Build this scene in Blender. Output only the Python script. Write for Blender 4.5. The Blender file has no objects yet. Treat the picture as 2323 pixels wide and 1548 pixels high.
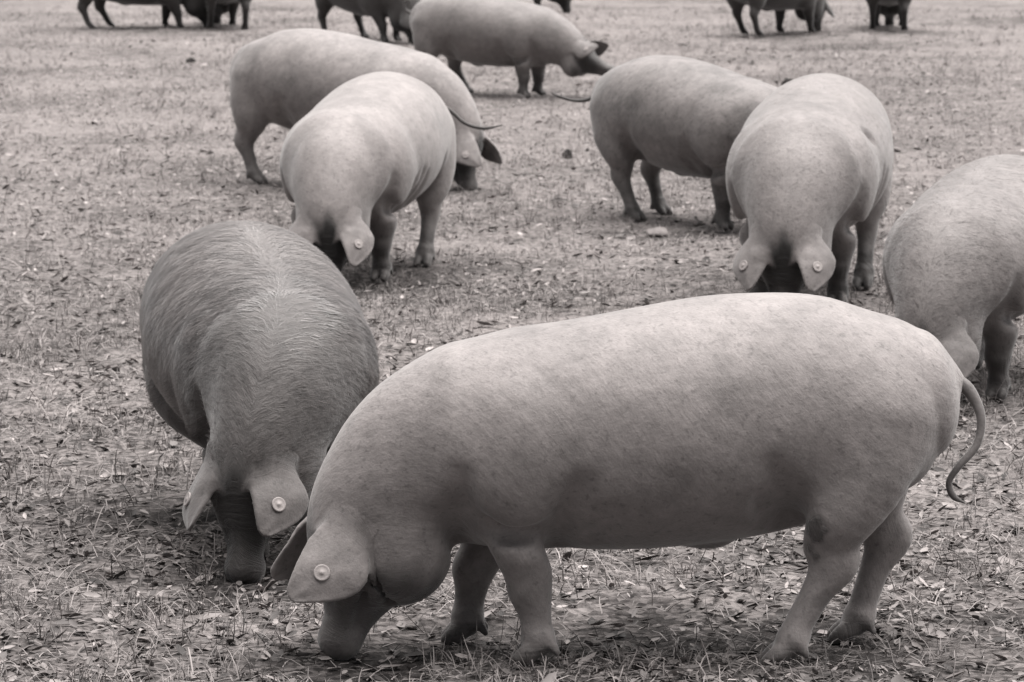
import bpy, math, random
import numpy as np
from mathutils import Vector, Matrix

# ------------------------------------------------------------------ camera
SC = bpy.context.scene
COL = SC.collection
FPX, CX, CY, CAMH = 8800.0, 1161.5, 774.0, 1.74      # focal length etc. in photo pixels
PITCH = math.atan((CY + 348.0) / FPX)
cam_d = bpy.data.cameras.new('camera')
cam = bpy.data.objects.new('camera', cam_d); COL.objects.link(cam)
cam.location = (0, 0, CAMH)
cam.rotation_euler = (math.pi / 2 - PITCH, 0, 0)
cam_d.sensor_width = 36.0
cam_d.lens = FPX / 2323.0 * 36.0
cam_d.clip_start = 0.1
cam_d.clip_end = 2000
cam_d.dof.use_dof = True
cam_d.dof.focus_distance = 8.6
cam_d.dof.aperture_fstop = 14.0
SC.camera = cam

# ------------------------------------------------------------------ sky, sun, exposure (soft overcast noon)
SUN_EL, SUN_AZ = math.radians(78), math.radians(62)    # azimuth measured from +Y (behind the herd) towards +X
w = bpy.data.worlds.new('World'); SC.world = w; w.use_nodes = True
nt = w.node_tree; nt.nodes.clear()
sky = nt.nodes.new('ShaderNodeTexSky'); sky.sky_type = 'NISHITA'; sky.sun_disc = False
sky.sun_elevation = SUN_EL; sky.sun_rotation = SUN_AZ
sky.air_density = 0.35; sky.dust_density = 0.4; sky.ozone_density = 1.0
hs = nt.nodes.new('ShaderNodeHueSaturation'); hs.inputs['Saturation'].default_value = 0.06
bg = nt.nodes.new('ShaderNodeBackground'); bg.inputs['Strength'].default_value = 0.05
wo = nt.nodes.new('ShaderNodeOutputWorld')
nt.links.new(sky.outputs[0], hs.inputs['Color']); nt.links.new(hs.outputs[0], bg.inputs[0]); nt.links.new(bg.outputs[0], wo.inputs[0])
sun_d = bpy.data.lights.new('sun', 'SUN'); sun_d.energy = 4.0; sun_d.angle = math.radians(85); sun_d.color = (1.0, 0.965, 0.94)
sun = bpy.data.objects.new('sun', sun_d); COL.objects.link(sun)
sdir = Vector((math.sin(SUN_AZ) * math.cos(SUN_EL), math.cos(SUN_AZ) * math.cos(SUN_EL), math.sin(SUN_EL)))
sun.rotation_euler = sdir.to_track_quat('Z', 'Y').to_euler()
SC.view_settings.view_transform = 'Standard'
SC.view_settings.look = 'None'
SC.view_settings.exposure = 1.55
SC.view_settings.gamma = 1.0
SC.cycles.use_denoising = True
SC.cycles.max_bounces = 6

random.seed(4)
RNG = np.random.default_rng(7)

# ------------------------------------------------------------------ helpers
def tag(o, label=None, cat=None, group=None, kind=None):
    if label: o['label'] = label
    if cat: o['category'] = cat
    if group: o['group'] = group
    if kind: o['kind'] = kind
    return o

BARE_SHADE = []                                              # rooted-up soil, also painted contact shade under the pigs: x, y, radius x, radius y, strength
def bare_soil_shade(x, y):
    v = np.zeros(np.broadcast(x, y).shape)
    for bx, by_, rx, ry, st in BARE_SHADE:
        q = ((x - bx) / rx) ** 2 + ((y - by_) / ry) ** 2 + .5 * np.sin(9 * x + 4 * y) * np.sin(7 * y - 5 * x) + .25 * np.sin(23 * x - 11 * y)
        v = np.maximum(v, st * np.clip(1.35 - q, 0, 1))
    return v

def ground_z(x, y):
    x = np.asarray(x, dtype=float); y = np.asarray(y, dtype=float)
    z = 0.010 * np.sin(2.1 * x + 0.7 * y + 0.4) + 0.009 * np.sin(1.3 * y - 1.7 * x + 2.0)
    z = z + 0.006 * np.sin(5.3 * x + 3.1 * y) * np.sin(4.1 * y - 2.2 * x + 1.0)
    z = z + 0.004 * np.sin(11.7 * x - 6.1 * y + 0.3) * np.sin(9.0 * y + 7.0 * x)
    z = z + 0.0045 * np.sin(23.0 * x + 9.0 * y + 2.0 * np.sin(5.0 * y)) * np.sin(19.0 * y - 8.0 * x + 1.7 * np.sin(6.0 * x))
    z = z - 0.014 * bare_soil_shade(x, y)
    return z

def at(px, py):
    """photo pixel -> point on the (flat) ground"""
    ang = PITCH + math.atan((py - CY) / FPX)
    d = CAMH / math.tan(ang)
    slant = d * math.cos(PITCH) + CAMH * math.sin(PITCH)
    return ((px - CX) / FPX * slant, d)

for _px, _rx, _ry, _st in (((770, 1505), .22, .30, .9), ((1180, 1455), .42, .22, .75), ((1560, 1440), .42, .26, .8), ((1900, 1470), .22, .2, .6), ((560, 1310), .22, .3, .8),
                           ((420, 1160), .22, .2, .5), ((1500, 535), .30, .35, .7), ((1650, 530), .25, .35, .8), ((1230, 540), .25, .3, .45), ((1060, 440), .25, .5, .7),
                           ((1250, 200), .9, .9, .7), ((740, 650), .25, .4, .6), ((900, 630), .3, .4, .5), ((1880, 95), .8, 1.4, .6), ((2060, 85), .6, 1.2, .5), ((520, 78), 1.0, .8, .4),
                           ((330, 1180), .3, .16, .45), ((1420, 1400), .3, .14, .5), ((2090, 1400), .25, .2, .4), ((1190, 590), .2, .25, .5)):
    _x, _y = at(*_px); BARE_SHADE.append((_x, _y, _rx, _ry, _st))

def mesh_np(name, V, F, mat, parent=None, smooth=True, attrs=None):
    """V (n,3), F (m,k) with constant k -> one mesh object"""
    V = np.ascontiguousarray(V, dtype=np.float32); F = np.ascontiguousarray(F, dtype=np.int32)
    me = bpy.data.meshes.new(name)
    k = F.shape[1]
    me.vertices.add(len(V)); me.vertices.foreach_set('co', V.ravel())
    me.loops.add(F.size); me.loops.foreach_set('vertex_index', F.ravel())
    me.polygons.add(len(F))
    me.polygons.foreach_set('loop_start', np.arange(0, F.size, k, dtype=np.int32))
    try: me.polygons.foreach_set('loop_total', np.full(len(F), k, dtype=np.int32))
    except Exception: pass
    me.update(calc_edges=True)
    if smooth: me.polygons.foreach_set('use_smooth', np.ones(len(F), dtype=bool))
    for an, av in (attrs or {}).items():
        av = np.ascontiguousarray(av, dtype=np.float32)
        if av.ndim == 1:
            a = me.attributes.new(an, 'FLOAT', 'POINT'); a.data.foreach_set('value', av)
        else:
            a = me.attributes.new(an, 'FLOAT_VECTOR', 'POINT'); a.data.foreach_set('vector', av.ravel())
    if mat: me.materials.append(mat)
    o = bpy.data.objects.new(name, me); COL.objects.link(o)
    if parent: o.parent = parent
    return o

class NB:
    """tiny node-tree builder"""
    def __init__(self, name):
        self.m = bpy.data.materials.new(name); self.m.use_nodes = True
        self.t = self.m.node_tree; self.t.nodes.clear()
        self.out = self.n('ShaderNodeOutputMaterial'); self.b = self.n('ShaderNodeBsdfPrincipled')
        self.l(self.b.outputs[0], self.out.inputs[0])
    def n(self, t, **kw):
        x = self.t.nodes.new(t)
        for k, v in kw.items(): setattr(x, k, v)
        return x
    def l(self, a, b): self.t.links.new(a, b)
    def attr(self, name, vec=False):
        a = self.n('ShaderNodeAttribute', attribute_name=name)
        return a.outputs['Vector' if vec else 'Fac']
    def noise(self, vec, scale, detail=4, rough=0.55, out='Fac'):
        x = self.n('ShaderNodeTexNoise'); x.inputs['Scale'].default_value = scale
        x.inputs['Detail'].default_value = detail; x.inputs['Roughness'].default_value = rough
        if vec is not None: self.l(vec, x.inputs['Vector'])
        return x.outputs[out]
    def mrange(self, v, a, b, c, d):
        x = self.n('ShaderNodeMapRange'); self.l(v, x.inputs['Value'])
        for k, q in zip(('From Min', 'From Max', 'To Min', 'To Max'), (a, b, c, d)): x.inputs[k].default_value = q
        return x.outputs[0]
    def math(self, op, a, b=None):
        x = self.n('ShaderNodeMath', operation=op)
        for i, q in enumerate((a, b)):
            if q is None: continue
            if hasattr(q, 'links'): self.l(q, x.inputs[i])
            else: x.inputs[i].default_value = q
        return x.outputs[0]
    def mix(self, f, a, b, mode='MIX'):
        x = self.n('ShaderNodeMix', data_type='RGBA', blend_type=mode)
        for s, q in ((x.inputs[0], f), (x.inputs[6], a), (x.inputs[7], b)):
            if hasattr(q, 'links'): self.l(q, s)
            elif isinstance(q, (int, float)): s.default_value = q
            else: s.default_value = (*q, 1.0)
        return x.outputs[2]
    def ramp(self, v, stops):
        x = self.n('ShaderNodeValToRGB'); cr = x.color_ramp
        while len(cr.elements) < len(stops): cr.elements.new(0.5)
        for e, (p, c) in zip(cr.elements, stops): e.position = p; e.color = (*c, 1)
        self.l(v, x.inputs[0]); return x.outputs[0]
    def bump(self, h, strength, dist=0.01, normal=None):
        x = self.n('ShaderNodeBump'); x.inputs['Strength'].default_value = strength; x.inputs['Distance'].default_value = dist
        self.l(h, x.inputs['Height'])
        if normal is not None: self.l(normal, x.inputs['Normal'])
        return x.outputs[0]
    def set(self, **kw):
        for k, v in kw.items():
            s = self.b.inputs[k.replace('_', ' ')]
            if hasattr(v, 'links'): self.l(v, s)
            else: s.default_value = v

def grey(v, warm=1.0):
    """the print is a warm monochrome: a slightly pinkish grey of luminance v"""
    v = v * 0.74
    return (v * (1 + 0.075 * warm), v * (1 - 0.018 * warm), v * (1 - 0.040 * warm))

# ------------------------------------------------------------------ materials
def ground_material():
    b = NB('ground_soil')
    g = b.n('ShaderNodeNewGeometry').outputs['Position']
    n1 = b.noise(g, 0.55, 3); n2 = b.noise(g, 5.0, 6, 0.62); n3 = b.noise(g, 42.0, 5, 0.65)
    mp = b.n('ShaderNodeMapping'); mp.inputs['Scale'].default_value = (1, 1, 1); b.l(g, mp.inputs[0])
    v = b.n('ShaderNodeTexVoronoi'); v.inputs['Scale'].default_value = 55.0; b.l(mp.outputs[0], v.inputs['Vector'])
    cell = b.n('ShaderNodeSeparateColor'); b.l(v.outputs['Color'], cell.inputs[0])
    mixv = b.math('ADD', b.math('MULTIPLY', n2, 0.45), b.math('ADD', b.math('MULTIPLY', n3, 0.35), b.math('MULTIPLY', cell.outputs[0], 0.25)))
    mixv = b.math('ADD', mixv, b.mrange(n1, 0.35, 0.65, -0.08, 0.08))
    sep = b.n('ShaderNodeSeparateXYZ'); b.l(g, sep.inputs[0])
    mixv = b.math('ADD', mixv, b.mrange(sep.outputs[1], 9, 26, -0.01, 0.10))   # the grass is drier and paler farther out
    mixv = b.math('SUBTRACT', mixv, b.math('MULTIPLY', b.attr('bare_shade'), 0.17))  # darker for churned soil and for shade painted in beneath the pigs
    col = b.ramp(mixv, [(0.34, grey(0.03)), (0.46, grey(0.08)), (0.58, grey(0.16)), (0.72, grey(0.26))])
    h = b.math('ADD', b.math('MULTIPLY', n3, 0.6), b.math('MULTIPLY', n2, 1.2))
    b.set(Base_Color=col, Roughness=0.95, Normal=b.bump(h, 0.9, 0.03))
    b.b.inputs['Specular IOR Level'].default_value = 0.1
    return b.m

def litter_material(name, stops):
    b = NB(name)
    c = b.ramp(b.attr('tint'), stops)
    b.set(Base_Color=c, Roughness=0.75)
    b.b.inputs['Specular IOR Level'].default_value = 0.25
    return b.m

def pig_material(name, light, dark, streak, mottle=1.0):
    b = NB(name)
    tc = b.n('ShaderNodeTexCoord').outputs['Object']
    flow = b.attr('flow', True); mask = b.attr('dark')
    n1 = b.noise(tc, 5.5, 5, 0.6); n2 = b.noise(tc, 26.0, 6, 0.65); n3 = b.noise(tc, 190.0, 3, 0.6)
    st = b.noise(flow, 1.0, 5, 0.62)
    base = b.mix(mask, grey(light), grey(dark))
    k = b.math('MULTIPLY', b.mrange(n1, 0.3, 0.7, 1 - 0.16 * mottle, 1 + 0.14 * mottle), b.mrange(n2, 0.3, 0.7, 1 - 0.17 * mottle, 1 + 0.14 * mottle))
    k = b.math('MULTIPLY', k, b.mrange(st, 0.3, 0.7, 1 - 0.32 * streak, 1 + 0.28 * streak))
    k = b.math('MULTIPLY', k, b.mrange(n3, 0.3, 0.7, 0.93, 1.07))
    patch = b.noise(tc, 3.4, 7, 0.68); spk = b.noise(tc, 75.0, 2, 0.5)
    k = b.math('MULTIPLY', k, b.mrange(patch, 0.50, 0.68, 1.03, 1 - 0.30 * mottle))
    k = b.math('MULTIPLY', k, b.mrange(spk, 0.60, 0.72, 1.0, 1 - 0.28 * mottle))
    gr = b.n('ShaderNodeCombineColor')
    for i in range(3): b.l(k, gr.inputs[i])
    col = b.mix(1.0, base, gr.outputs[0], 'MULTIPLY')
    hgt = b.math('ADD', b.math('MULTIPLY', st, b.math('ADD', b.mrange(mask, 0.62, 0.9, 0.0, 1.2), 0.25 + 1.6 * streak)), b.math('ADD', b.math('MULTIPLY', n2, 0.55), b.math('MULTIPLY', n3, 0.10)))
    b.set(Base_Color=col, Roughness=0.62, Normal=b.bump(hgt, 0.5, 0.012))
    b.b.inputs['Specular IOR Level'].default_value = 0.3
    b.b.inputs['Sheen Weight'].default_value = 0.25
    b.b.inputs['Sheen Roughness'].default_value = 0.45
    return b.m

def plain(name, v, rough=0.5, spec=0.4, noise=0.12, scale=40):
    b = NB(name)
    tc = b.n('ShaderNodeTexCoord').outputs['Object']
    n = b.mrange(b.noise(tc, scale, 4), 0.3, 0.7, 1 - noise, 1 + noise)
    gr = b.n('ShaderNodeCombineColor')
    for i in range(3): b.l(n, gr.inputs[i])
    b.set(Base_Color=b.mix(1.0, grey(v), gr.outputs[0], 'MULTIPLY'), Roughness=rough, Normal=b.bump(b.noise(tc, scale * 3, 3), 0.25, 0.004))
    b.b.inputs['Specular IOR Level'].default_value = spec
    return b.m

M_GROUND = ground_material()
M_LEAF = litter_material('dry_leaf', [(0.0, grey(0.025)), (0.30, grey(0.075)), (0.6, grey(0.17)), (0.88, grey(0.29)), (1.0, grey(0.42))])
M_STRAW = litter_material('dry_straw', [(0.0, grey(0.05)), (0.5, grey(0.17)), (1.0, grey(0.34))])
M_TAG = plain('tag_plastic', 0.34, 0.6, 0.3, 0.12, 120)
M_EYE = plain('eye_black', 0.01, 0.12, 0.6, 0.0)
M_STONE = plain('pale_stone', 0.23, 0.85, 0.2, 0.25, 12)
M_CLOD = plain('dark_soil_clod', 0.025, 0.95, 0.1, 0.3, 25)

# ------------------------------------------------------------------ ground
def build_ground():
    def axis(a, b, lo, hi, fine):
        mid = np.arange(a, b + 1e-6, fine)
        out = np.geomspace(fine, hi - b, 26) + b
        inn = a - np.geomspace(fine, a - lo, 26)[::-1]
        return np.concatenate([inn, mid, out])
    xs = axis(-6.4, 6.4, -400, 400, 0.06); ys = np.concatenate([axis(6, 7, -60, 8, 0.06)[:26], np.arange(6, 16, .05), np.arange(16, 44, .13), np.geomspace(.15, 856, 26) + 44])
    X, Y = np.meshgrid(xs, ys, indexing='ij')
    fade = np.clip(1.5 - np.maximum(np.abs(X) / 30, np.abs(Y - 25) / 60), 0, 1)
    Z = ground_z(X, Y) * fade
    bare_shade = bare_soil_shade(X, Y).ravel()
    V = np.stack([X, Y, Z], -1).reshape(-1, 3)
    ny = len(ys); i, j = np.meshgrid(np.arange(len(xs) - 1), np.arange(ny - 1), indexing='ij')
    a = (i * ny + j).ravel()
    F = np.stack([a, a + ny, a + ny + 1, a + 1], -1)
    return tag(mesh_np('ground', V, F, M_GROUND, None, True, {'bare_shade': bare_shade}), kind='structure')
build_ground()

def rot_mats(yaw, tilt, roll):
    cy, sy, ct, st, cr, sr = np.cos(yaw), np.sin(yaw), np.cos(tilt), np.sin(tilt), np.cos(roll), np.sin(roll)
    z = np.zeros_like(cy); o = np.ones_like(cy)
    Rz = np.stack([np.stack([cy, -sy, z], -1), np.stack([sy, cy, z], -1), np.stack([z, z, o], -1)], -2)
    Ry = np.stack([np.stack([ct, z, -st], -1), np.stack([z, o, z], -1), np.stack([st, z, ct], -1)], -2)
    Rx = np.stack([np.stack([o, z, z], -1), np.stack([z, cr, -sr], -1), np.stack([z, sr, cr], -1)], -2)
    return Rz @ Ry @ Rx

def patch_noise(x, y, seed, lam):
    r = np.random.default_rng(seed); v = 0
    for _ in range(7):
        a = r.uniform(0, 2 * math.pi); f = 2 * math.pi / (lam * r.uniform(0.5, 1.6)); p = r.uniform(0, 6.28)
        v = v + np.sin((x * math.cos(a) + y * math.sin(a)) * f + p)
    return v / 7 ** 0.5

def sample_ground(n, y0, y1, power):
    u = RNG.random(n); p = 1 - power if abs(power - 1) > 1e-3 else -.01
    y = (y0 ** p + u * (y1 ** p - y0 ** p)) ** (1 / p)
    x = (RNG.random(n) * 2 - 1) * (y * 0.16 + 0.9)
    return x, y

def scatter(name, mat, tv, tf, x, y, size, yaw, tilt, roll, lift, tint, label, sz=None):
    n = len(x)
    R = rot_mats(yaw, tilt, roll)
    S = np.stack([size, size if sz is None else sz, size], -1)
    L = tv[None] * S[:, None, :]
    P = np.einsum('nij,nkj->nki', R, L)
    P[:, :, 0] += x[:, None]; P[:, :, 1] += y[:, None]; P[:, :, 2] += (ground_z(x, y) + lift)[:, None]
    k = len(tv)
    F = (tf[None] + (np.arange(n) * k)[:, None, None]).reshape(-1, tf.shape[1])
    T = np.repeat(tint, k)
    o = mesh_np(name, P.reshape(-1, 3), F, mat, None, True, {'tint': T})
    return tag(o, label, name.replace('_', ' '), kind='stuff')

# leaf: folded along the midrib, both ends pointed, slightly curled
lv = np.array([[-.5, 0, .02], [-.22, .2, .09], [-.22, -.2, .07], [.18, .22, .08], [.18, -.2, .11], [.5, 0, .10], [-.02, 0, -.02]])
lf = np.array([[0, 6, 1], [0, 2, 6], [1, 6, 3], [2, 4, 6], [3, 6, 5], [4, 5, 6]])
def build_litter():
    n = 112000
    x, y = sample_ground(n, 7.0, 42, 1.25)
    pn = patch_noise(x, y, 3, 1.6)
    pn2 = patch_noise(x, y, 21, .45)
    bs = bare_soil_shade(x, y)
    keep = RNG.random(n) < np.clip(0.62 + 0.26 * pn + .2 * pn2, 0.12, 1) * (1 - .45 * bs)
    x, y, pn, bs = x[keep], y[keep], pn[keep], bs[keep]; n = len(x)
    size = RNG.gamma(3.2, 0.0056, n) + 0.006
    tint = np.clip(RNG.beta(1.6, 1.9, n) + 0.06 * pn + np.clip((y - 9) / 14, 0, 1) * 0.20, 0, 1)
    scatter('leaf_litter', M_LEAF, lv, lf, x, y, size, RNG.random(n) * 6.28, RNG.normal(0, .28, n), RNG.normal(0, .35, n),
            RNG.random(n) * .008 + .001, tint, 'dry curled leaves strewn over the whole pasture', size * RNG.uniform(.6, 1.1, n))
    # larger pale leaves and bark chips lying loose on top
    n = 9000
    x, y = sample_ground(n, 7.0, 40, 1.3)
    keep = RNG.random(n) < np.clip(.55 + .4 * patch_noise(x, y, 33, .8), .1, 1); x, y = x[keep], y[keep]; n = len(x)
    size = RNG.gamma(5, .0050, n) + .012
    scatter('loose_leaves', M_LEAF, lv, lf, x, y, size, RNG.random(n) * 6.28, RNG.normal(0, .3, n), RNG.normal(0, .45, n),
            RNG.random(n) * .008 + .006, np.clip(RNG.beta(3.2, 1.6, n), 0, 1), 'larger pale leaves and chips lying loose on the litter', size * RNG.uniform(.5, 1.0, n))
    # straw: bent thin strips lying low, and short upright blades
    bv = np.array([[0, -.5, 0], [0, .5, 0], [.35, -.45, .22], [.35, .45, .22], [.72, -.3, .30], [.72, .3, .30], [1, 0, .26]])
    bf = np.array([[0, 2, 1], [1, 2, 3], [2, 4, 3], [3, 4, 5], [4, 6, 5]])
    n = 190000
    x, y = sample_ground(n, 7.0, 42, 0.9)
    pn = patch_noise(x, y, 9, 1.1)
    bs = bare_soil_shade(x, y)
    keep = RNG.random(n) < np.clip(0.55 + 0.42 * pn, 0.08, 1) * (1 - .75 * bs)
    x, y, pn = x[keep], y[keep], pn[keep]; n = len(x)
    size = RNG.gamma(4, 0.011, n) + 0.015
    up = RNG.random(n) < 0.15
    tilt = np.where(up, RNG.uniform(.3, 1.1, n), RNG.normal(-.12, .16, n))
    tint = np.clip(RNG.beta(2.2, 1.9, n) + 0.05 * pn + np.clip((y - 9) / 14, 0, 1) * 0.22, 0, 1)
    yaw = RNG.random(n) * 6.28; wid = RNG.uniform(.0014, .0036, n)
    # tussocks: blades fanning out from one root
    m = 12000; per = 8
    cx, cy = sample_ground(m, 7.0, 42, 0.6)
    ok = RNG.random(m) < np.clip(.5 + .6 * patch_noise(cx, cy, 41, 2.2), .03, 1) * (1 - bare_soil_shade(cx, cy)); cx, cy = cx[ok], cy[ok]; m = len(cx)
    tx = np.repeat(cx, per) + RNG.normal(0, .018, m * per); ty = np.repeat(cy, per) + RNG.normal(0, .018, m * per)
    tn = m * per
    x = np.concatenate([x, tx]); y = np.concatenate([y, ty]); size = np.concatenate([size, np.repeat(RNG.uniform(.03, .075, m) * (1 + np.clip((cy - 14) / 20, 0, .6)), per) * RNG.uniform(.6, 1.2, tn)])
    tilt = np.concatenate([tilt, RNG.uniform(.25, 1.05, tn)]); yaw = np.concatenate([yaw, RNG.random(tn) * 6.28])
    tint = np.concatenate([tint, np.clip(np.repeat(RNG.uniform(.05, 1.0, m), per) + RNG.normal(0, .12, tn), 0, 1)]); wid = np.concatenate([wid, RNG.uniform(.0014, .003, tn)])
    n = len(x)
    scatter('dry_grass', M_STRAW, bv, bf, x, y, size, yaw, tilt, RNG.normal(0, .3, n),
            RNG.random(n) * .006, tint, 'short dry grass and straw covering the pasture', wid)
build_litter()

# ------------------------------------------------------------------ implicit bodies
class Field:
    def __init__(self, lo, hi, h):
        self.lo = np.array(lo, float); self.h = h
        self.n = np.ceil((np.array(hi) - self.lo) / h).astype(int) + 1
        self.ax = [(self.lo[i] + h * np.arange(self.n[i])).astype(np.float32) for i in range(3)]
        self.D = np.full(self.n, 1.0, np.float32)
    def box(self, lo, hi):
        a = np.clip(np.floor((np.array(lo) - self.lo) / self.h).astype(int), 0, self.n)
        b = np.clip(np.ceil((np.array(hi) - self.lo) / self.h).astype(int) + 1, 0, self.n)
        return tuple(slice(a[i], b[i]) for i in range(3))
    def pts(self, s):
        return self.ax[0][s[0]][:, None, None], self.ax[1][s[1]][None, :, None], self.ax[2][s[2]][None, None, :]
    def merge(self, s, d, k, cut=False):
        a = self.D[s]
        if cut:
            d = -d; h = np.maximum(k - np.abs(a - d), 0) / k
            self.D[s] = np.maximum(a, d) + h * h * (k * .25)
        else:
            h = np.maximum(k - np.abs(a - d), 0) / k
            self.D[s] = np.minimum(a, d) - h * h * (k * .25)
    def ellipsoid(self, c, r, k, axes=None, cut=False):
        c = np.array(c, float); r = np.array(r, float); m = max(r) + k + .02
        s = self.box(c - m, c + m)
        X, Y, Z = self.pts(s); X = X - c[0]; Y = Y - c[1]; Z = Z - c[2]
        A = np.eye(3) if axes is None else np.array(axes, float)
        q = [X * A[i, 0] + Y * A[i, 1] + Z * A[i, 2] for i in range(3)]
        k0 = np.sqrt(sum((q[i] / r[i]) ** 2 for i in range(3)))
        k1 = np.sqrt(sum((q[i] / r[i] ** 2) ** 2 for i in range(3))) + 1e-6
        self.merge(s, (k0 * (k0 - 1) / k1).astype(np.float32), k, cut)
    def chain(self, nodes, up0, k, caps=(None, None), sub=4, cut=False, inner=1.0):
        """nodes rows: x y z side up down; swept ellipse tube"""
        N = np.array(nodes, float)
        P = catmull(N, sub)
        pos = P[:, :3]; rad = np.maximum(P[:, 3:], .003)
        side, dors, tan = frames(pos, up0)
        lo = (pos - rad.max(1)[:, None]).min(0) - k - .03; hi = (pos + rad.max(1)[:, None]).max(0) + k + .03
        S = self.box(lo, hi); o = [S[i].start for i in range(3)]
        T = np.full([S[i].stop - S[i].start for i in range(3)], 1.0, np.float32)
        M = len(pos)
        for i in range(M - 1):
            a, b = pos[i], pos[i + 1]; ab = b - a; L2 = float(ab @ ab)
            if L2 < 1e-10: continue
            rm = max(rad[i].max(), rad[i + 1].max()) + k + .02
            s = self.box(np.minimum(a, b) - rm, np.maximum(a, b) + rm)
            X, Y, Z = self.pts(s)
            X = X - np.float32(a[0]); Y = Y - np.float32(a[1]); Z = Z - np.float32(a[2])
            f = lambda v: X * np.float32(v[0]) + Y * np.float32(v[1]) + Z * np.float32(v[2])
            t = np.clip(f(ab / L2), 0, 1)
            tt = ab / math.sqrt(L2)
            def comp(v0, v1):
                dv = v1 - v0
                return f(v0) + t * (f(dv) - np.float32(ab @ v0)) - t * t * np.float32(ab @ dv)
            y = comp(side[i], side[i + 1]); z = comp(dors[i], dors[i + 1])
            x = f(tt) - t * np.float32(math.sqrt(L2))
            r0, r1 = rad[i], rad[i + 1]
            ra = r0[0] + t * np.float32(r1[0] - r0[0])
            ru = r0[1] + t * np.float32(r1[1] - r0[1]); rd = r0[2] + t * np.float32(r1[2] - r0[2])
            rz = np.where(z > 0, ru, rd)
            rc = np.minimum(ra, rz)
            if i > 0: rc = np.where(x < 0, rc * np.float32(inner), rc)      # inner joints of the trunk get no round ends
            if i < M - 2: rc = np.where(x > 0, rc * np.float32(inner), rc)
            if i == 0 and caps[0]: rc = np.where(x < 0, np.float32(caps[0]), rc)
            if i == M - 2 and caps[1]: rc = np.where(x > 0, np.float32(caps[1]), rc)
            ya, zb, xc = y / ra, z / rz, x / rc
            k0 = np.sqrt(ya * ya + zb * zb + xc * xc)
            ya, zb, xc = ya / ra, zb / rz, xc / rc
            k1 = np.sqrt(ya * ya + zb * zb + xc * xc) + 1e-6
            d = k0 * (k0 - 1) / k1
            sl = tuple(slice(s[q].start - o[q], s[q].stop - o[q]) for q in range(3))
            T[sl] = np.minimum(T[sl], d)
        self.merge(S, T, k, cut)
    def mesh(self):
        D = self.D; h = self.h
        ins = D < 0
        nx, ny, nz = D.shape
        c = [ins[i:nx - 1 + i, j:ny - 1 + j, k:nz - 1 + k] for i in (0, 1) for j in (0, 1) for k in (0, 1)]
        cnt = np.zeros(c[0].shape, np.uint8)
        for q in c: cnt += q
        act = np.argwhere((cnt > 0) & (cnt < 8))
        idx = np.full(c[0].shape, -1, np.int32); idx[tuple(act.T)] = np.arange(len(act))
        acc = np.zeros((len(act), 3)); num = np.zeros(len(act))
        C = {(i, j, k): D[act[:, 0] + i, act[:, 1] + j, act[:, 2] + k] for i in (0, 1) for j in (0, 1) for k in (0, 1)}
        for p in C:
            for ax in range(3):
                if p[ax]: continue
                q = list(p); q[ax] = 1; q = tuple(q)
                a, b = C[p], C[q]; m = (a < 0) != (b < 0)
                t = np.where(m, a / np.where(m, a - b, 1), 0)
                e = np.array(p, float)[None] + np.zeros((len(act), 3)); e[:, ax] = t
                acc += np.where(m[:, None], e, 0); num += m
        V = self.lo + (act + acc / num[:, None]) * h
        quads = []
        for ax in range(3):
            o1, o2 = [(1, 2), (2, 0), (0, 1)][ax]
            sl0 = [slice(None)] * 3; sl1 = [slice(None)] * 3
            sl0[ax] = slice(0, -1); sl1[ax] = slice(1, None)
            a, b = ins[tuple(sl0)], ins[tuple(sl1)]
            e = np.argwhere(a != b)
            e = e[(e[:, o1] > 0) & (e[:, o2] > 0) & (e[:, o1] < D.shape[o1] - 1) & (e[:, o2] < D.shape[o2] - 1)]
            fl = a[tuple(e.T)]
            def g(d1, d2):
                f = e.copy(); f[:, o1] += d1; f[:, o2] += d2
                return idx[tuple(f.T)]
            Q = np.stack([g(-1, -1), g(0, -1), g(0, 0), g(-1, 0)], -1)
            Q[~fl] = Q[~fl][:, ::-1]
            quads.append(Q)
        F = np.concatenate(quads)
        F = F[(F >= 0).all(1)]
        # light smoothing
        for _ in range(2):
            S = np.zeros_like(V); n = np.zeros(len(V))
            for a, b in ((0, 1), (1, 2), (2, 3), (3, 0)):
                for ax in range(3): S[:, ax] += np.bincount(F[:, a], V[F[:, b], ax], len(V)) + np.bincount(F[:, b], V[F[:, a], ax], len(V))
                n += np.bincount(F[:, a], minlength=len(V)) + np.bincount(F[:, b], minlength=len(V))
            V = V * .5 + .5 * S / np.maximum(n, 1)[:, None]
        return V, F

def catmull(N, sub):
    N = np.asarray(N, float)
    E = np.vstack([2 * N[0] - N[1], N, 2 * N[-1] - N[-2]])
    out = []
    for i in range(len(N) - 1):
        p0, p1, p2, p3 = E[i:i + 4]
        for s in range(sub):
            t = s / sub
            out.append(.5 * (2 * p1 + (p2 - p0) * t + (2 * p0 - 5 * p1 + 4 * p2 - p3) * t * t + (3 * p1 - p0 - 3 * p2 + p3) * t ** 3))
    out.append(N[-1]); return np.array(out)

def frames(pos, up0):
    tan = np.gradient(pos, axis=0); tan /= np.linalg.norm(tan, axis=1)[:, None] + 1e-9
    u = np.array(up0, float); D = []
    for t in tan:
        u = u - (u @ t) * t; u = u / (np.linalg.norm(u) + 1e-9); D.append(u.copy())
    D = np.array(D); S = np.cross(D, tan)
    return S, D, tan

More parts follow.
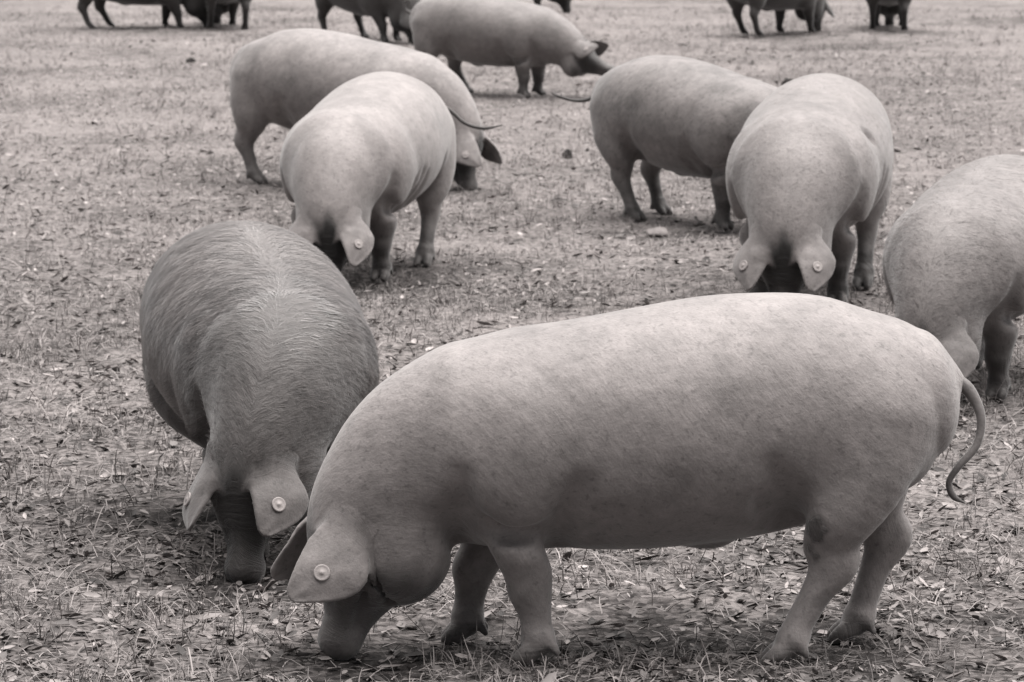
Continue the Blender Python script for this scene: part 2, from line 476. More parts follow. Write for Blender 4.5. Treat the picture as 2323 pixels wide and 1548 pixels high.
def tube(name, pts, radii, mat, parent, nseg=8, sub=5):
    P = catmull(np.column_stack([pts, radii]), sub)
    pos, r = P[:, :3], np.maximum(P[:, 3], .0008)
    S, D, T = frames(pos, (0.13, .2, 1))
    a = np.linspace(0, 2 * math.pi, nseg, endpoint=False)
    V = pos[:, None] + r[:, None, None] * (np.cos(a)[None, :, None] * S[:, None] + np.sin(a)[None, :, None] * D[:, None])
    n = len(pos); V = V.reshape(-1, 3); F = []
    for i in range(n - 1):
        for j in range(nseg):
            k = (j + 1) % nseg
            F.append([i * nseg + j, i * nseg + k, (i + 1) * nseg + k, (i + 1) * nseg + j])
    V = np.vstack([V, pos[0], pos[-1]]); m = n * nseg
    for j in range(nseg):
        k = (j + 1) % nseg
        F.append([m, k, j, j]); F.append([m + 1, (n - 1) * nseg + j, (n - 1) * nseg + k, (n - 1) * nseg + k])
    F = np.array(F)
    bm_faces = [tuple(dict.fromkeys(f)) for f in F.tolist()]
    me = bpy.data.meshes.new(name); me.from_pydata(V.tolist(), [], bm_faces); me.update()
    me.polygons.foreach_set('use_smooth', [True] * len(me.polygons)); me.materials.append(mat)
    o = bpy.data.objects.new(name, me); COL.objects.link(o); o.parent = parent
    return o

def nrm(v): v = np.array(v, float); return v / np.linalg.norm(v)
def sstep(a, b, x): t = np.clip((x - a) / (b - a), 0, 1); return t * t * (3 - 2 * t)

class EarShape:
    """a leaf shaped ear: e = direction to the tip, n = outer face normal"""
    def __init__(self, root, e, n, L, W, cup, droop, mirror):
        self.e = nrm(e); n = np.array(n, float); self.n = nrm(n - (n @ self.e) * self.e); self.wv = np.cross(self.n, self.e)
        self.root, self.L, self.W, self.cup, self.droop, self.mirror = np.array(root, float), L, W, cup, droop, mirror
    def w(self, t):
        return np.interp(t, [-.4, 0, .1, .22, .36, .5, .64, .76, .86, .93, .975, 1], [.40, .50, .66, .90, 1.03, .99, .86, .68, .50, .35, .22, .10]) * self.W * .5
    def skew(self, t):
        return .14 * self.W * np.sin(math.pi * np.clip(t * 1.05, 0, 1)) * self.mirror
    def height(self, t, s):
        wd = self.w(t); tp = np.maximum(t, 0)
        wave = .05 * self.W * np.sin(5 * t + 2.2 * s) * np.abs(s) * np.clip((t - .3) * 4, 0, 1)
        return -self.cup * wd * s * s - self.droop * self.L * tp ** 2 + .05 * self.L * np.sin(3.1 * tp) + wave
    def thick(self, t):
        return np.interp(t, [-.4, -.1, .08, .25, .5, .8, 1], [.022, .019, .0125, .0074, .0052, .0042, .0036])
    def sdf(self, P, tmin=0.0):
        loc = P - self.root; t = (loc @ self.e) / self.L; tc = np.clip(t, -.4, 1)
        wd = self.w(tc); q = loc @ self.wv - self.skew(tc); sc = np.clip(q / wd, -1.3, 1.3)
        dn = np.abs(loc @ self.n - self.height(tc, sc)) - np.maximum(self.thick(tc), tmin)
        dl = np.abs(q) - wd; k = .007
        h = np.maximum(k - np.abs(dn - dl), 0) / k
        d = np.maximum(dn, dl) + h * h * k * .25
        return np.maximum(d, np.maximum((t - 1) * self.L, (-.30 - t) * self.L))
    def at(self, t, s, off):
        return self.root + self.e * self.L * t + self.wv * (s * self.w(t) + self.skew(t)) + self.n * (self.height(t, s) + self.thick(t) + off)

def make_ear(parent, ek, Fd, h, mat, masks, scale, tagpos):
    """the ear as its own fine surface that flows smoothly into the head's surface"""
    c = np.array([ek.at(t, s_, 0) for t in (0, .25, .5, .75, 1) for s_ in (-1, 0, 1)])
    E = Field(c.min(0) - .045, c.max(0) + .045, h)
    X, Y, Z = np.meshgrid(*E.ax, indexing='ij'); P = np.stack([X, Y, Z], -1).reshape(-1, 3).astype(float)
    # the body's distance field, sampled trilinearly
    g = np.clip((P - Fd.lo) / Fd.h, 0, np.array(Fd.n) - 1.001); i0 = g.astype(int); f = g - i0
    db = 0
    for a_ in (0, 1):
        for b_ in (0, 1):
            for c_ in (0, 1):
                wgt = (f[:, 0] if a_ else 1 - f[:, 0]) * (f[:, 1] if b_ else 1 - f[:, 1]) * (f[:, 2] if c_ else 1 - f[:, 2])
                db = db + wgt * Fd.D[i0[:, 0] + a_, i0[:, 1] + b_, i0[:, 2] + c_]
    de = ek.sdf(P, h * .9); k = .024
    hh = np.maximum(k - np.abs(db - de), 0) / k
    E.D = (np.minimum(db, de) - hh * hh * k * .25 - .0010).reshape(E.D.shape).astype(np.float32)
    V, F = E.mesh()
    dv = ek.sdf(V, h * .9); te = ((V - ek.root) @ ek.e) / ek.L
    keepv = (dv < .026) & (te > -.16)
    F = F[keepv[F].all(1)]
    used = np.zeros(len(V), bool); used[F.ravel()] = True
    remap = np.cumsum(used) - 1
    V = V[used]; F = remap[F]
    # keep the piece that holds the tip
    dk, flow = masks(V)
    ear = mesh_np('ear', V * scale, F, mat, parent, True, {'dark': dk, 'flow': flow})
    if tagpos:
        t, s_ = tagpos
        c = ek.at(t, s_, .004) * scale
        d1 = ek.at(t + .03, s_, 0) - ek.at(t - .03, s_, 0); d2 = ek.at(t, s_ + .06, 0) - ek.at(t, s_ - .06, 0)
        Zn = nrm(np.cross(d1, d2)); Zn = Zn if Zn @ ek.n > 0 else -Zn
        A = nrm(np.cross(Zn, ek.e)); B = np.cross(Zn, A)
        seg = 24; ang = np.linspace(0, 2 * math.pi, seg, endpoint=False)
        rings = [(.0040, -.010), (.0045, -.0035), (.0165, -.0030), (.0178, -.0015), (.0178, .0014), (.0165, .0026), (.0140, .0018), (.0046, .0018), (.0040, .0028), (.0005, .0029)]
        VV = np.concatenate([c + scale * (r * (np.cos(ang)[:, None] * A + np.sin(ang)[:, None] * B) + Zn * zz) for r, zz in rings])
        FF = [[a_ * seg + q, a_ * seg + (q + 1) % seg, (a_ + 1) * seg + (q + 1) % seg, (a_ + 1) * seg + q] for a_ in range(len(rings) - 1) for q in range(seg)]
        mesh_np('ear_tag', VV, np.array(FF), M_TAG, ear, True)
    return ear

HEAD_DOWN = [(.333, .446, .20, .205, .20), (.476, .417, .178, .212, .17), (.581, .352, .138, .168, .15), (.652, .275, .106, .125, .125),
             (.683, .195, .090, .076, .140), (.694, .125, .060, .050, .112), (.699, .066, .044, .041, .070), (.702, .022, .052, .050, .048)]
HEAD_FWD = [(.333, .446, .20, .205, .20), (.48, .425, .178, .20, .17), (.60, .385, .140, .16, .155), (.70, .33, .108, .120, .13),
            (.795, .285, .088, .070, .105), (.88, .246, .058, .048, .075), (.965, .212, .046, .042, .056), (1.0, .198, .049, .045, .048)]
TRUNK = [(-.562, .56, .145, .138, .145), (-.50, .55, .19, .18, .20), (-.38, .525, .235, .24, .225), (-.22, .505, .258, .27, .25),
         (-.05, .49, .272, .268, .262), (.12, .475, .266, .25, .258), (.28, .46, .248, .235, .235), (.42, .45, .215, .205, .20)]
FEET = dict(FL=(.274, .125), FR=(.43, -.125), HL=(-.215, .15), HR=(-.385, -.15))
N_PIG = [0]

CREASES = [
    ([(.40, .315, .4), (.355, .290, .9), (.30, .280, 1), (.245, .285, .6)], .022, .030),  # (x, z, relative radius) along each crease, radius, how far outside the trunk surface its centre runs
    ([(.175, .40, .3), (.19, .36, .8), (.212, .31, 1), (.225, .26, 1), (.225, .22, .8)], .027, .013),
    ([(-.225, .43, .3), (-.238, .385, .8), (-.255, .335, 1), (-.268, .29, 1)], .032, .012),
    ([(.435, .41, .3), (.435, .37, .8), (.44, .33, 1), (.445, .29, 1), (.44, .24, .7)], .023, .024),
    ([(-.20, .36, .2), (-.205, .33, 1), (-.215, .30, .3)], .011, .004),
    ([(.135, .33, .2), (.145, .30, 1), (.15, .265, .4)], .011, .004),
]

def vnormals(V, F):
    n = np.cross(V[F[:, 2]] - V[F[:, 0]], V[F[:, 3]] - V[F[:, 1]])
    N = np.zeros_like(V)
    for k in range(4):
        for ax in range(3): N[:, ax] += np.bincount(F[:, k], n[:, ax], len(V))
    return N / (np.linalg.norm(N, axis=1)[:, None] + 1e-12)

def add_bristles(root, V, F, Nn, near_i, ang, sS, sD, sT, u, dk, scale, count, length, width, lift, tone, spread=.5, gloss=.45):
    """short flat-lying hair over trunk and neck, combed backwards and down the flanks"""
    r = np.random.default_rng(len(V))
    fi = r.integers(0, len(F), count); w = r.dirichlet((1, 1, 1, 1), count)
    mixf = lambda A: (A[F[fi]] * w[..., None]).sum(1) if A.ndim == 2 else (A[F[fi]] * w).sum(1)
    p = mixf(V); n = mixf(Nn); n /= np.linalg.norm(n, axis=1)[:, None]; k = near_i[F[fi][:, 0]]
    a = ang[F[fi][:, 0]]; uu = mixf(u); d = mixf(dk)
    keep = (p[:, 2] > .16) & (d < .55) & (np.abs(a) < 2.4)
    p, n, k, a, uu = p[keep], n[keep], k[keep], a[keep], uu[keep]; m = len(p)
    sg = np.tanh(a * 6)[:, None]
    f = -spread * sT[k] + sg * .62 * sS[k] - .5 * sD[k] * np.abs(sg)
    clump = np.sin(uu * 61 + np.abs(a) * 9 + 2 * np.sin(a * 5 + uu * 17)) * .5 + np.sin(uu * 143 + a * 13) * .3
    f = f + (clump * .22)[:, None] * sT[k] + r.normal(0, .13, (m, 3))
    f = f - (f * n).sum(1)[:, None] * n; f /= np.linalg.norm(f, axis=1)[:, None] + 1e-9
    side = np.cross(n, f)
    L = (length * r.uniform(.6, 1.3, m))[:, None]; W = (width * r.uniform(.6, 1.2, m))[:, None]; lf = (lift * r.uniform(.4, 1.6, m))[:, None]
    base = p - n * .001
    mid = base + f * L * .5 + n * L * lf * .7
    tip = base + f * L + n * L * lf * .75
    P = np.stack([base - side * W, base + side * W, mid + side * W * .7, mid - side * W * .7, tip], 1).reshape(-1, 3)
    i0 = np.arange(m)[:, None] * 5
    T = np.concatenate([i0 + np.array([[0, 1, 2]]), i0 + np.array([[0, 2, 3]]), i0 + np.array([[3, 2, 4]])])
    tint = np.clip(.5 + clump * .34 + r.normal(0, .16, m) - .55 * d[keep], 0, 1)
    mat = litter_material('bristle', [(0, grey(tone * .45)), (.5, grey(tone)), (1, grey(min(.8, tone * 1.7)))])
    pb = mat.node_tree.nodes['Principled BSDF'].inputs
    pb['Roughness'].default_value = gloss
    pb['Specular IOR Level'].default_value = .25 if gloss > .4 else .55
    o = mesh_np('bristles', P * scale, T, mat, root, True, {'tint': np.repeat(tint, 5)})
    return tag(o, kind='stuff')

def make_pig(label, group, anchor, px, heading, scale=1.0, h=.009, head=HEAD_DOWN, neck_yaw=0, spine_bend=0, girth=1.0, depth=1.0, feet=None,
             tail=None, light=.42, dark=.07, legdark=.16, streak=.25, mottle=1.0, ear=None, tags=(True, True), detail=True, folds=(), dz=0.0, head_roll=0,
             cheek=1.0, jowl=1.0, front=1.0, neck=0.0, spots=(), name='pig', ears=True, hair=None):
    ft = dict(FEET); ft.update(feet or {})
    ear = dict(dict(e=(.52, .84, .20), n=(.50, .10, .80), L=.20, W=.14, tag=(.60, -.10)), **(ear or {}))
    root = bpy.data.objects.new(name, None); COL.objects.link(root); root.empty_display_size = .2
    tag(root, label, 'pig', group)
    mat = pig_material('pig_skin', light, dark, streak, mottle)
    bend = math.radians(spine_bend)
    def bend_pt(x, y, z):
        """curve the whole spine sideways: constant curvature from x=-.2 forward"""
        a = bend * np.clip((x + .3) / .8, 0, 1)
        return x, y + math.tan(bend) * np.clip(x + .3, 0, 9) ** 2 * .6, z
    trunk = []
    for x, z, ra, ru, rd in TRUNK:
        X, Y, Z = bend_pt(x, 0, z); g = girth * (1 + (front - 1) * float(sstep(-.1, .3, x))); trunk.append((X, Y, Z, ra * g, ru, rd * depth))
    # neck and head, with the neck turned sideways step by step
    yaw = math.radians(neck_yaw); fr = [0, .35, .7, 1, 1, 1, 1, 1]
    hn = []; p = None
    for i, (x, z, ra, ru, rd) in enumerate(head):
        if i == 0:
            X, Y, Z = bend_pt(x, 0, z); p = np.array([X, Y, Z])
        else:
            x0, z0 = head[i - 1][:2]; a = yaw * fr[i] + bend * .6
            p = p + np.array([(x - x0) * math.cos(a), (x - x0) * math.sin(a), z - z0])
        g = girth * front if i < 3 else cheek
        hn.append((*p, ra * g, ru, rd))
    H = np.array(hn)
    hd = nrm(H[6, :3] - H[3, :3])
    a = yaw + bend * .6
    lat = np.array([-math.sin(a), math.cos(a), 0]); lat = nrm(lat - (lat @ hd) * hd)
    hu = np.cross(lat, hd) * -1
    if hu @ np.array([math.cos(a), math.sin(a), .6]) < 0: hu = -hu
    # ---- field
    allp = np.vstack([H[:, :3], np.array(trunk)[:, :3]])
    lo = np.array([-.68, min(-.33 * girth, allp[:, 1].min() - .2), -.040]); hi = np.array([allp[:, 0].max() + .18, max(.33 * girth, allp[:, 1].max() + .2), .83])
    Fd = Field(lo, hi, h)
    Fd.chain(trunk, (0, 0, 1), .02, caps=(.078, .10), inner=.4, sub=7 if detail else 4)
    Fd.chain(hn, (0, 0, 1), .085, caps=(None, .012), sub=9 if detail else 4)
    by = lambda x: float(bend_pt(x, 0, 0)[1])
    for s, hk, fk in ((1, 'HL', 'FL'), (-1, 'HR', 'FR')):
        fx, fy = ft[hk][:2]; lift = ft[hk][2] if len(ft[hk]) > 2 else 0
        # hind leg
        sw = fx + .215
        Fd.chain([(-.43 + .1 * sw, s * .115 * girth, .52, .11, .15, .14), (-.41 + .3 * sw, s * .14 * girth, .41, .095, .135, .115),
                  (-.365 + .55 * sw, s * .15 * girth, .325, .078, .088, .088), (-.345 + .75 * sw, s * .148, .262, .050, .056, .066),
                  (-.352 + .85 * sw, (s * .15 + fy) / 2, .208, .039, .045, .060), (-.327 + .90 * sw, fy, .152, .031, .034, .036),
                  (-.283 + sw, fy, .072, .030, .030, .032), (-.262 + sw, fy, .042 + lift, .030, .028, .030)],
                 (1, 0, 0), .034)
        fx2, fy2 = ft[fk][:2]; lift2 = ft[fk][2] if len(ft[fk]) > 2 else 0
        sh = by(.3)
        if detail:
            Fd.ellipsoid((.305, sh + s * .165 * girth * front, .435), (.125, .088, .165), .04)
        else:
            Fd.ellipsoid((.30, sh + s * .16 * girth, .41), (.12, .08, .18), .06)
        sx = fx2 - .274
        Fd.chain([(.325 + .1 * sx, sh + s * .13 * girth, .39, .080, .10, .10), (.312 + .3 * sx, sh + s * .142, .285, .070, .076, .078),
                  (.291 + .6 * sx, (sh + s * .14 + fy2) / 2, .195, .050, .055, .054), (.281 + .8 * sx, fy2, .14, .043, .047, .042),
                  (.275 + .92 * sx, fy2, .085, .032, .034, .035), (.270 + sx, fy2, .048 + lift2, .032, .031, .033)],
                 (1, 0, 0), .026)
        if detail:
            kx = .281 + .8 * sx
            Fd.ellipsoid((kx + .018, fy2, .150), (.030, .036, .034), .022)
            Fd.ellipsoid((-.352 + .85 * sw - .030, (s * .15 + fy) / 2, .222), (.030, .026, .036), .022)
            Fd.ellipsoid((.268 + sx, fy2, .062 + lift2), (.034, .037, .024), .018)
            Fd.ellipsoid((-.278 + sw, fy, .062 + lift), (.034, .036, .024), .018)
        for (ax_, ay_, lf_) in ((fx - .047, fy, lift), (fx2 - .004, fy2, lift2)):
            for q in (-1, 1):
                Fd.chain([(ax_, ay_ + q * .014, .042 + lf_, .020, .021, .022), (ax_ + .024, ay_ + q * .020, .028 + lf_, .019, .021, .024),
                          (ax_ + .046, ay_ + q * .021, .014 + lf_, .014, .014, .016)], (0, 0, 1), .007, sub=2)
                if detail:
                    Fd.chain([(ax_ - .020, ay_ + q * .020, .064 + lf_, .015, .015, .015), (ax_ - .042, ay_ + q * .028, .030 + lf_, .009, .009, .009)], (0, 0, 1), .010, sub=2)
    # jowls, brow, ear roots
    earks = []
    for s in (1, -1):
        Fd.ellipsoid(H[3, :3] - hu * .10 + hd * .035 + lat * s * .066 * cheek, (.094 * jowl, .072 * jowl, .108 * jowl), .060, axes=[hu, lat, hd])
        e = nrm(hu * ear['e'][0] + hd * ear['e'][1] + lat * s * ear['e'][2])
        r0 = H[3, :3] + hu * .040 + lat * s * .082 * cheek - hd * .012
        if ears:
            nv = hu * ear['n'][0] - hd * ear['n'][1] + lat * s * ear['n'][2]
            ek = EarShape(r0 + e * .012, e, nv, ear['L'], ear['W'], ear.get('cup', .22), ear.get('droop', .10), s * ear.get('skew', 1))
            earks.append(ek)
        eyep = H[4, :3] + hu * .045 + lat * s * .078
        Fd.ellipsoid(eyep + hu * .004 - hd * .012, (.022, .020, .016), .02, axes=[hu, lat, hd])
        if detail: Fd.ellipsoid(eyep + lat * s * .016 + hu * .010, (.009, .009, .012), .006, axes=[hu, lat, hd], cut=True)
        if detail: Fd.ellipsoid(H[7, :3] + hd * .014 + lat * s * .017 + hu * .004, (.012, .008, .012), .006, axes=[hu, lat, hd], cut=True)
    # mouth line
    if detail:
        for s in (1, -1):
            m0 = H[6, :3] - hu * .026 + lat * s * .041; m1 = H[5, :3] - hu * .032 + lat * s * .058; m2 = H[4, :3] - hu * .038 + hd * .02 + lat * s * .082
            Fd.chain([(*m0, .008, .008, .008), (*m1, .009, .009, .009), (*m2, .006, .006, .006)], hu, .014, sub=3, cut=True)
            c0, c1, c2 = H[4, :3] - hu * .02 - hd * .03 + lat * s * .094, H[4, :3] - hu * .058 + hd * .018 + lat * s * .088, H[4, :3] - hu * .098 + hd * .052 + lat * s * .070
            Fd.chain([(*c0, .006, .006, .006), (*c1, .011, .011, .011), (*c2, .008, .008, .008)], hu, .020, sub=3, cut=True)
        # folds round the top of the snout
        for q in (.2, .5, .8):
            c = H[6, :3] * (1 - q) + H[5, :3] * q + hu * (.043 + .010 * q)
            Fd.chain([(*(c - lat * .042 - hu * .020), .005, .005, .005), (*c, .005, .005, .005), (*(c + lat * .042 - hu * .020), .005, .005, .005)], hd, .010, sub=3, cut=True)
    Fd.ellipsoid((-.10, 0, .240 - .03 * (depth - 1)), (.05, .022, .024), .03)
    Fd.chain([(-.56, 0, .60, .035, .03, .03), (-.605, 0, .597, .026, .022, .024), (-.632, 0, .585, .017, .016, .016)], (0, 0, 1), .04)
    def side_y(x, z):
        tab = list(trunk) + [(.50, 0, .42, .175 * girth * front, .2, .17), (.60, 0, .345, .135, .165, .15)]
        zc, ra, ru, rd = [np.interp(x, [q[0] for q in tab], [q[i] for q in tab]) for i in (2, 3, 4, 5)]
        u = (z - zc) / (ru if z > zc else rd)
        return ra * math.sqrt(max(.05, 1 - u * u))
    if detail:
        for s in (1, -1):
            for pts, r, out in CREASES:
                Fd.chain([(x, by(x) + s * (side_y(x, z) + out), z, r * q, r * q, r * q) for x, z, q in pts], (0, .3, 1), .045, sub=4, cut=True)
    for f in folds:                                       # extra skin creases of one animal
        pts, r, out, s = f
        if s == 0:
            Fd.chain([(x, by(x), z, r * q, r * q, r * q) for x, z, q in pts], (0, 1, 0), .025, sub=4, cut=True); continue
        Fd.chain([(x, by(x) + s * (side_y(x, z) + out), z, r * q, r * q, r * q) for x, z, q in pts], (0, .3, 1), .03, sub=4, cut=True)
    V, F = Fd.mesh()
    # ---- coordinates along and round the spine
    sp = catmull(np.vstack([np.array(trunk)[:-1, :3], H[1:, :3]]), 4)
    sS, sD, sT = frames(sp, (0, 0, 1)); arc = np.concatenate([[0], np.cumsum(np.linalg.norm(np.diff(sp, axis=0), axis=1))])
    near_i = np.zeros(len(V), int); best = np.full(len(V), 9e9)
    for i in range(len(sp)):
        d2 = ((V - sp[i]) ** 2).sum(1); m = d2 < best; best[m] = d2[m]; near_i[m] = i
    q = V - sp[near_i]
    u = arc[near_i] + (q * sT[near_i]).sum(1)
    ang = np.arctan2((q * sS[near_i]).sum(1), (q * sD[near_i]).sum(1))
    # soft unevenness of fat and muscle
    Nn = vnormals(V, F)
    ph = np.random.default_rng(len(V)).uniform(0, 6.28, 12)
    amp = sstep(.12, .4, V[:, 2]) * (.0028 if detail else .001) * sstep(.14, .24, np.linalg.norm(V - H[3, :3], axis=1))
    dsp = sum(np.sin(V @ nrm(np.random.default_rng(31 + i).normal(size=3)) * (9 + 5 * i) + ph[i]) / (1 + .35 * i) for i in range(7)) / 2.2
    V = V + Nn * (amp * dsp)[:, None]
    # ---- colour masks
    def masks(P):
        ni = np.zeros(len(P), int); bst = np.full(len(P), 9e9)
        for i in range(len(sp)):
            d2 = ((P - sp[i]) ** 2).sum(1); m = d2 < bst; bst[m] = d2[m]; ni[m] = i
        q = P - sp[ni]
        u_ = arc[ni] + (q * sT[ni]).sum(1); an = np.arctan2((q * sS[ni]).sum(1), (q * sD[ni]).sum(1))
        sx = (P - H[3, :3]) @ hd; lx = (P - H[3, :3]) @ lat; ux = (P - H[3, :3]) @ hu
        near = sstep(.24, .16, np.sqrt(lx ** 2 + (ux + .03) ** 2))
        wb = .018 * np.sin(lx * 47 + 1.3) + .012 * np.sin(lx * 101 + ux * 60)
        face = sstep(.015, .10, sx + wb + .30 * np.clip(ux - .03, -.1, .1)) * near * (1 - .38 * sstep(.15, .26, sx + wb))
        legm = sstep(.30, .10, P[:, 2]) * (1 - near)
        wob = .5 + .5 * np.sin(P[:, 0] * 41 + 3 * np.sin(P[:, 2] * 37)) * np.sin(P[:, 2] * 53 + P[:, 1] * 29)
        lm = legm * (light - legdark) / (light - dark) * (.8 + .25 * wob)
        face0 = face
        face = np.maximum(face, neck * sstep(.62, 1.0, u_ + .03 * np.sin(an * 7)))  # dark neck hair, plus shade painted into the forward-facing slope
        earz = np.zeros(len(P))
        for ek in earks:                                  # the ears keep the pale coat colour
            te = ((P - ek.root) @ ek.e) / ek.L
            earz = np.maximum(earz, sstep(-.12, .12, te) * sstep(.022, .004, ek.sdf(P)))
        lm = np.maximum(lm, .75 * sstep(.036, .026, P[:, 2]) * (1 - near))            # dark horn of the hooves
        for x_, y_, z_, r_, a_ in spots:                                              # patches of mud
            rr_ = np.sqrt(((P - np.array([x_, y_, z_])) ** 2).sum(1)) / r_ + .25 * np.sin(P[:, 0] * 160) * np.sin(P[:, 2] * 140 + 1)
            lm = np.maximum(lm, a_ * sstep(1.15, .75, rr_))
        dk = np.clip(np.maximum(face, lm), 0, 1) * (1 - earz) + .06 * earz
        flow = np.stack([u_ * 46 + np.abs(an) * 7.0, an * 3.0, 0 * an], -1) * ((1 - face0) * (1 - earz))[:, None]
        flow = flow + np.stack([sx * 75, lx * 9, ux * 9], -1) * (face0 * (1 - earz))[:, None]
        return dk, flow
    dk, flow = masks(V)
    body = mesh_np('body', V * scale, F, mat, root, True, {'dark': dk, 'flow': flow})
    if hair:
        add_bristles(root, V, F, Nn, near_i, ang, sS, sD, sT, u, dk, scale, *hair)
    for ek, tg in zip(earks, tags):
        make_ear(root, ek, Fd, .0034 if detail else .008, mat, masks, scale, ear['tag'] if tg else None)
    if detail:
        for s in (1, -1):
            c = (H[4, :3] + hu * .050 + lat * s * .090) * scale
            u = np.linspace(0, math.pi, 7); vv = np.linspace(0, 2 * math.pi, 10, endpoint=False)
            VV = np.array([[c[0] + .011 * math.sin(a_) * math.cos(b_), c[1] + .011 * math.sin(a_) * math.sin(b_), c[2] + .011 * math.cos(a_)] for a_ in u for b_ in vv])
            FF = np.array([[i * 10 + k, (i + 1) * 10 + k, (i + 1) * 10 + (k + 1) % 10, i * 10 + (k + 1) % 10] for i in range(6) for k in range(10)])
            mesh_np('eye', VV, FF, M_EYE, root, True)
    tp = tail or [(-.63, 0, .585), (-.67, .01, .56), (-.69, .03, .50), (-.675, .05, .44), (-.69, .04, .40)]
    nn = len(tp); rr = np.interp(np.linspace(0, 1, nn), [0, .25, .7, .88, 1], [.020, .0105, .0068, .0075, .0015])
    tmat = pig_material('pig_tail_skin', min(legdark, light * .5), dark, .2) if detail else mat
    tube('tail', np.array(tp) * scale, rr * scale, tmat, root, 8)
    # ---- placing: the local anchor point stands on the ground point seen at px
    gx, gy = at(*px); th = math.radians(heading)
    axl, ayl = (H[7, 0] * scale, H[7, 1] * scale) if anchor == 'snout' else (anchor[0] * scale, anchor[1] * scale)
    root.rotation_euler = (0, 0, th)
    root.location = (gx - (axl * math.cos(th) - ayl * math.sin(th)), gy - (axl * math.sin(th) + ayl * math.cos(th)), 0)
    root.location.z = float(ground_z(root.location.x, root.location.y) + .011 * bare_soil_shade(root.location.x, root.location.y)) + dz
    return root

# ------------------------------------------------------------------ the herd
HERD = 'pigs rooting in the pasture'
FAR = 'pigs grazing far off'
make_pig('large pale pig in full side profile rooting with its snout, round white ear tag', HERD, (0, 0), (1500, 1478), 180, h=.0072, neck_yaw=12, dz=.012, feet=dict(HL=(-.215, .15, -.015), FL=(.274, .125, -.015), HR=(-.385, -.15, -.024), FR=(.43, -.125, -.021)),
         light=.235, dark=.085, legdark=.234, streak=.04, hair=(24000, .013, .0004, .16, .235, .9), ear=dict(n=(.34, .12, .90), e=(.50, .84, .30), W=.15, skew=1.3),
         spots=[(-.305, .21, .290, .036, .95), (-.300, .20, .235, .030, .8), (-.34, .19, .13, .03, .4), (.30, .19, .13, .03, .35), (-.02, .26, .40, .05, .16), (.05, .25, .36, .04, .2), (-.13, .235, .58, .05, .12)],
         tail=[(-.625, 0, .585), (-.66, .01, .565), (-.685, .03, .51), (-.675, .045, .45), (-.635, .06, .405), (-.615, .06, .37), (-.625, .06, .34), (-.65, .06, .325)])
make_pig('dark hairy pig facing forward with parted bristles along its spine', HERD, 'snout', (556, 1305), -77, h=.0075, girth=1.05, front=.92, neck=.55, neck_yaw=-35, feet=dict(FL=(.36, .10), FR=(.40, -.08), HL=(-.24, .12), HR=(-.20, -.03)),
         light=.140, dark=.035, legdark=.08, streak=.5, ear=dict(e=(.40, .90, .16), n=(.70, .0, .70), W=.15, L=.19), folds=[([(.19, .722, .3), (.12, .737, 1), (.03, .753, 1), (-.05, .768, .5)], .013, 0, 0)], hair=(85000, .038, .0008, .09, .155, .5, .38))
make_pig('very pale pig facing forward with dark face between drooping tagged ears', HERD, 'snout', (746, 655), -104, h=.008, scale=1.06, neck_yaw=10, folds=[([(.13, .42, .4), (.12, .36, 1), (.125, .29, .7)], .013, .004, 1), ([(.075, .40, .3), (.07, .34, 1), (.075, .28, .7)], .011, .004, 1)],
         light=.25, dark=.022, legdark=.075, streak=.02, ear=dict(e=(.36, .92, .16), n=(.82, .0, .55), W=.145, L=.20), tail=[(-.60, .0, .60), (-.64, .05, .625), (-.67, .14, .60), (-.67, .21, .545), (-.67, .29, .525), (-.67, .37, .54)])
make_pig('pale pig seen side-on behind another pale pig, rump raised and snout lowered', HERD, 'snout', (1062, 432), -30, scale=1.05, h=.011,
         light=.235, dark=.025, legdark=.10, streak=.02, mottle=1.2)
make_pig('grey pig with its tail stretched out backwards, standing over a flat stone', HERD, (.30, -.125), (1640, 522), -49, h=.010, feet=dict(FR=(.30, -.125), FL=(.37, .125), HR=(-.22, -.15), HL=(-.36, .15)),
         light=.185, dark=.03, legdark=.06, streak=.03, mottle=1.5, tail=[(-.60, 0, .59), (-.64, -.03, .575), (-.68, -.08, .548), (-.72, -.13, .545), (-.77, -.18, .565), (-.80, -.21, .585)])
make_pig('big pale pig facing forward with broad tagged ears hanging over a black face', HERD, 'snout', (1778, 735), -102, h=.008, folds=[([(.13, .47, .4), (.12, .40, 1), (.125, .31, .8)], .014, .004, 1), ([(.075, .45, .3), (.065, .38, 1), (.07, .30, .7)], .012, .004, 1), ([(.25, .60, .3), (.22, .585, 1), (.19, .565, .4)], .012, .002, 1)], scale=1.10,
         light=.215, dark=.02, legdark=.035, streak=.04, ear=dict(e=(.36, .92, .16), n=(.82, .0, .55), W=.145, L=.20), hair=(25000, .016, .0007, .15, .22))
make_pig('grey pig partly hidden behind the rump of the large pale side-on pig', HERD, 'snout', (2100, 940), -112, h=.010, scale=.96, tags=(False, True),
         light=.185, dark=.035, legdark=.06, streak=.07, ear=dict(e=(.36, .92, .16), n=(.82, .0, .55), W=.145, L=.20), hair=(30000, .025, .0008, .14, .20))
make_pig('pig walking with head held forward, pale tagged ear and curled tail', HERD, (.30, -.125), (1180, 222), -24, h=.011, scale=.94, jowl=.72, feet=dict(FR=(.33, -.125), FL=(.34, .125), HR=(-.36, -.15), HL=(-.22, .15)), head=HEAD_FWD,
         light=.185, dark=.035, legdark=.07, streak=.06, tail=[(-.63, 0, .60), (-.69, 0, .62), (-.71, 0, .68), (-.67, 0, .70), (-.66, 0, .66)])
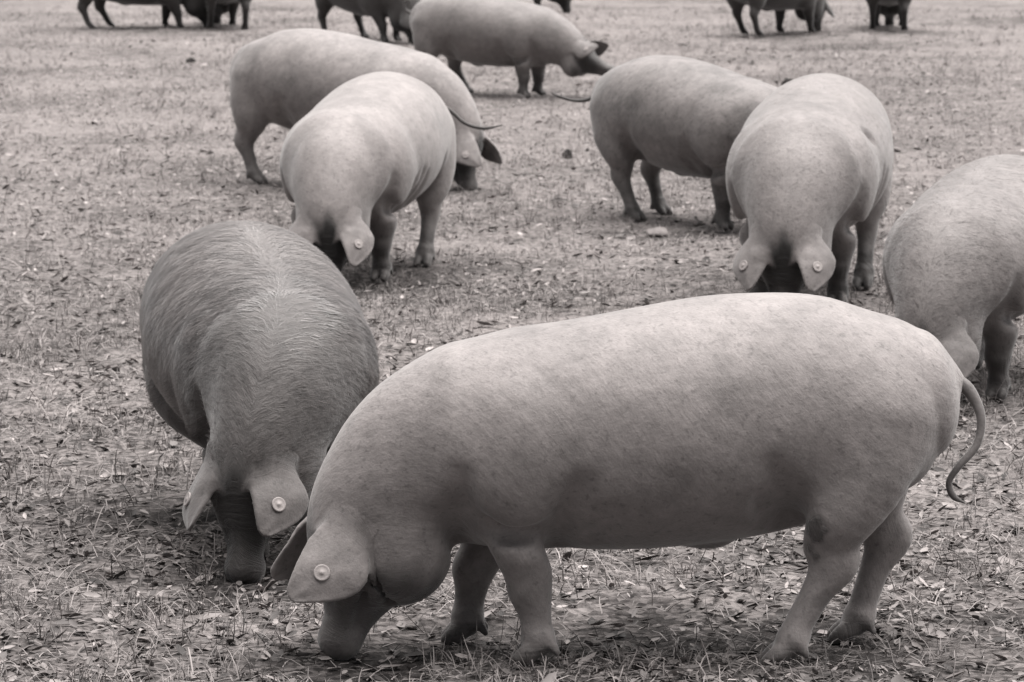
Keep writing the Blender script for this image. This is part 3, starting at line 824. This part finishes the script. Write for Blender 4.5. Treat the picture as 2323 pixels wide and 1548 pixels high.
for lab, anc, px, hdg, sc in (
        ('dark distant pig with lowered head beside a long-legged dark pig', (.36, -.12), (392, 66), 2, 1.0),
        ('long-legged dark distant pig turned away, next to one with lowered head', (0, 0), (508, 64), 100, 1.05),
        ('dark distant pig rooting behind the rump of the pig with curled tail', 'snout', (938, 98), -52, 1.0),
        ('dark distant pig showing only its lowered head above a grey back', 'snout', (1286, 27), -30, 1.0),
        ('dark distant pig with head down and ear sticking out, legs apart', 'snout', (1853, 74), 50, 1.0),
        ('dark distant pig turned away beside the one with ear sticking out', (0, 0), (2016, 68), 84, 1.0)):
    make_pig(lab, FAR, anc, px, hdg, scale=sc, h=.015, detail=False, light=.05, dark=.016, legdark=.03, streak=.05, tags=(False, False))

# ------------------------------------------------------------------ small things on the ground
def lump(name, label, cat, px, size, mat, seed, group=None):
    r = np.random.default_rng(seed)
    nu, nv = 12, 18; V = []; F = []
    ph = r.uniform(0, 6.28, 6)
    for i in range(nu + 1):
        a = math.pi * i / nu
        for k in range(nv):
            b_ = 2 * math.pi * k / nv
            d = np.array([math.sin(a) * math.cos(b_), math.sin(a) * math.sin(b_), math.cos(a)])
            q = 1 + .13 * math.sin(3 * d[0] + 2 * d[1] + ph[0]) + .09 * math.sin(5 * d[1] - 4 * d[2] + ph[1]) + .05 * math.sin(9 * d[0] + 7 * d[2] + ph[2])
            V.append(d * q * np.array(size) / 2)
    for i in range(nu):
        for k in range(nv): F.append([i * nv + k, (i + 1) * nv + k, (i + 1) * nv + (k + 1) % nv, i * nv + (k + 1) % nv])
    x, y = at(*px)
    o = mesh_np(name, np.array(V), np.array(F), mat)
    o.location = (x, y, float(ground_z(x, y)) + size[2] * .30); o.rotation_euler = (0, 0, r.uniform(0, 3))
    return tag(o, label, cat, group)
lump('flat_stone', 'flat pale stone lying at the hind hoof of a grey pig', 'stone', (1492, 531), (.15, .10, .050), M_STONE, 5)
o = lump('soil_clod', 'small dark clod on open ground left of the raised-rump pig', 'clod', (432, 138), (.09, .07, .05), M_CLOD, 8)
lump('soil_clod', 'small dark clod between the grey pig and the stretched-out tail of a pale pig', 'clod', (1287, 352), (.07, .06, .06), M_CLOD, 18)
lump('soil_clod', 'dark lump on the grass just behind the back of the grey pig', 'clod', (1790, 196), (.10, .09, .09), M_CLOD, 28)
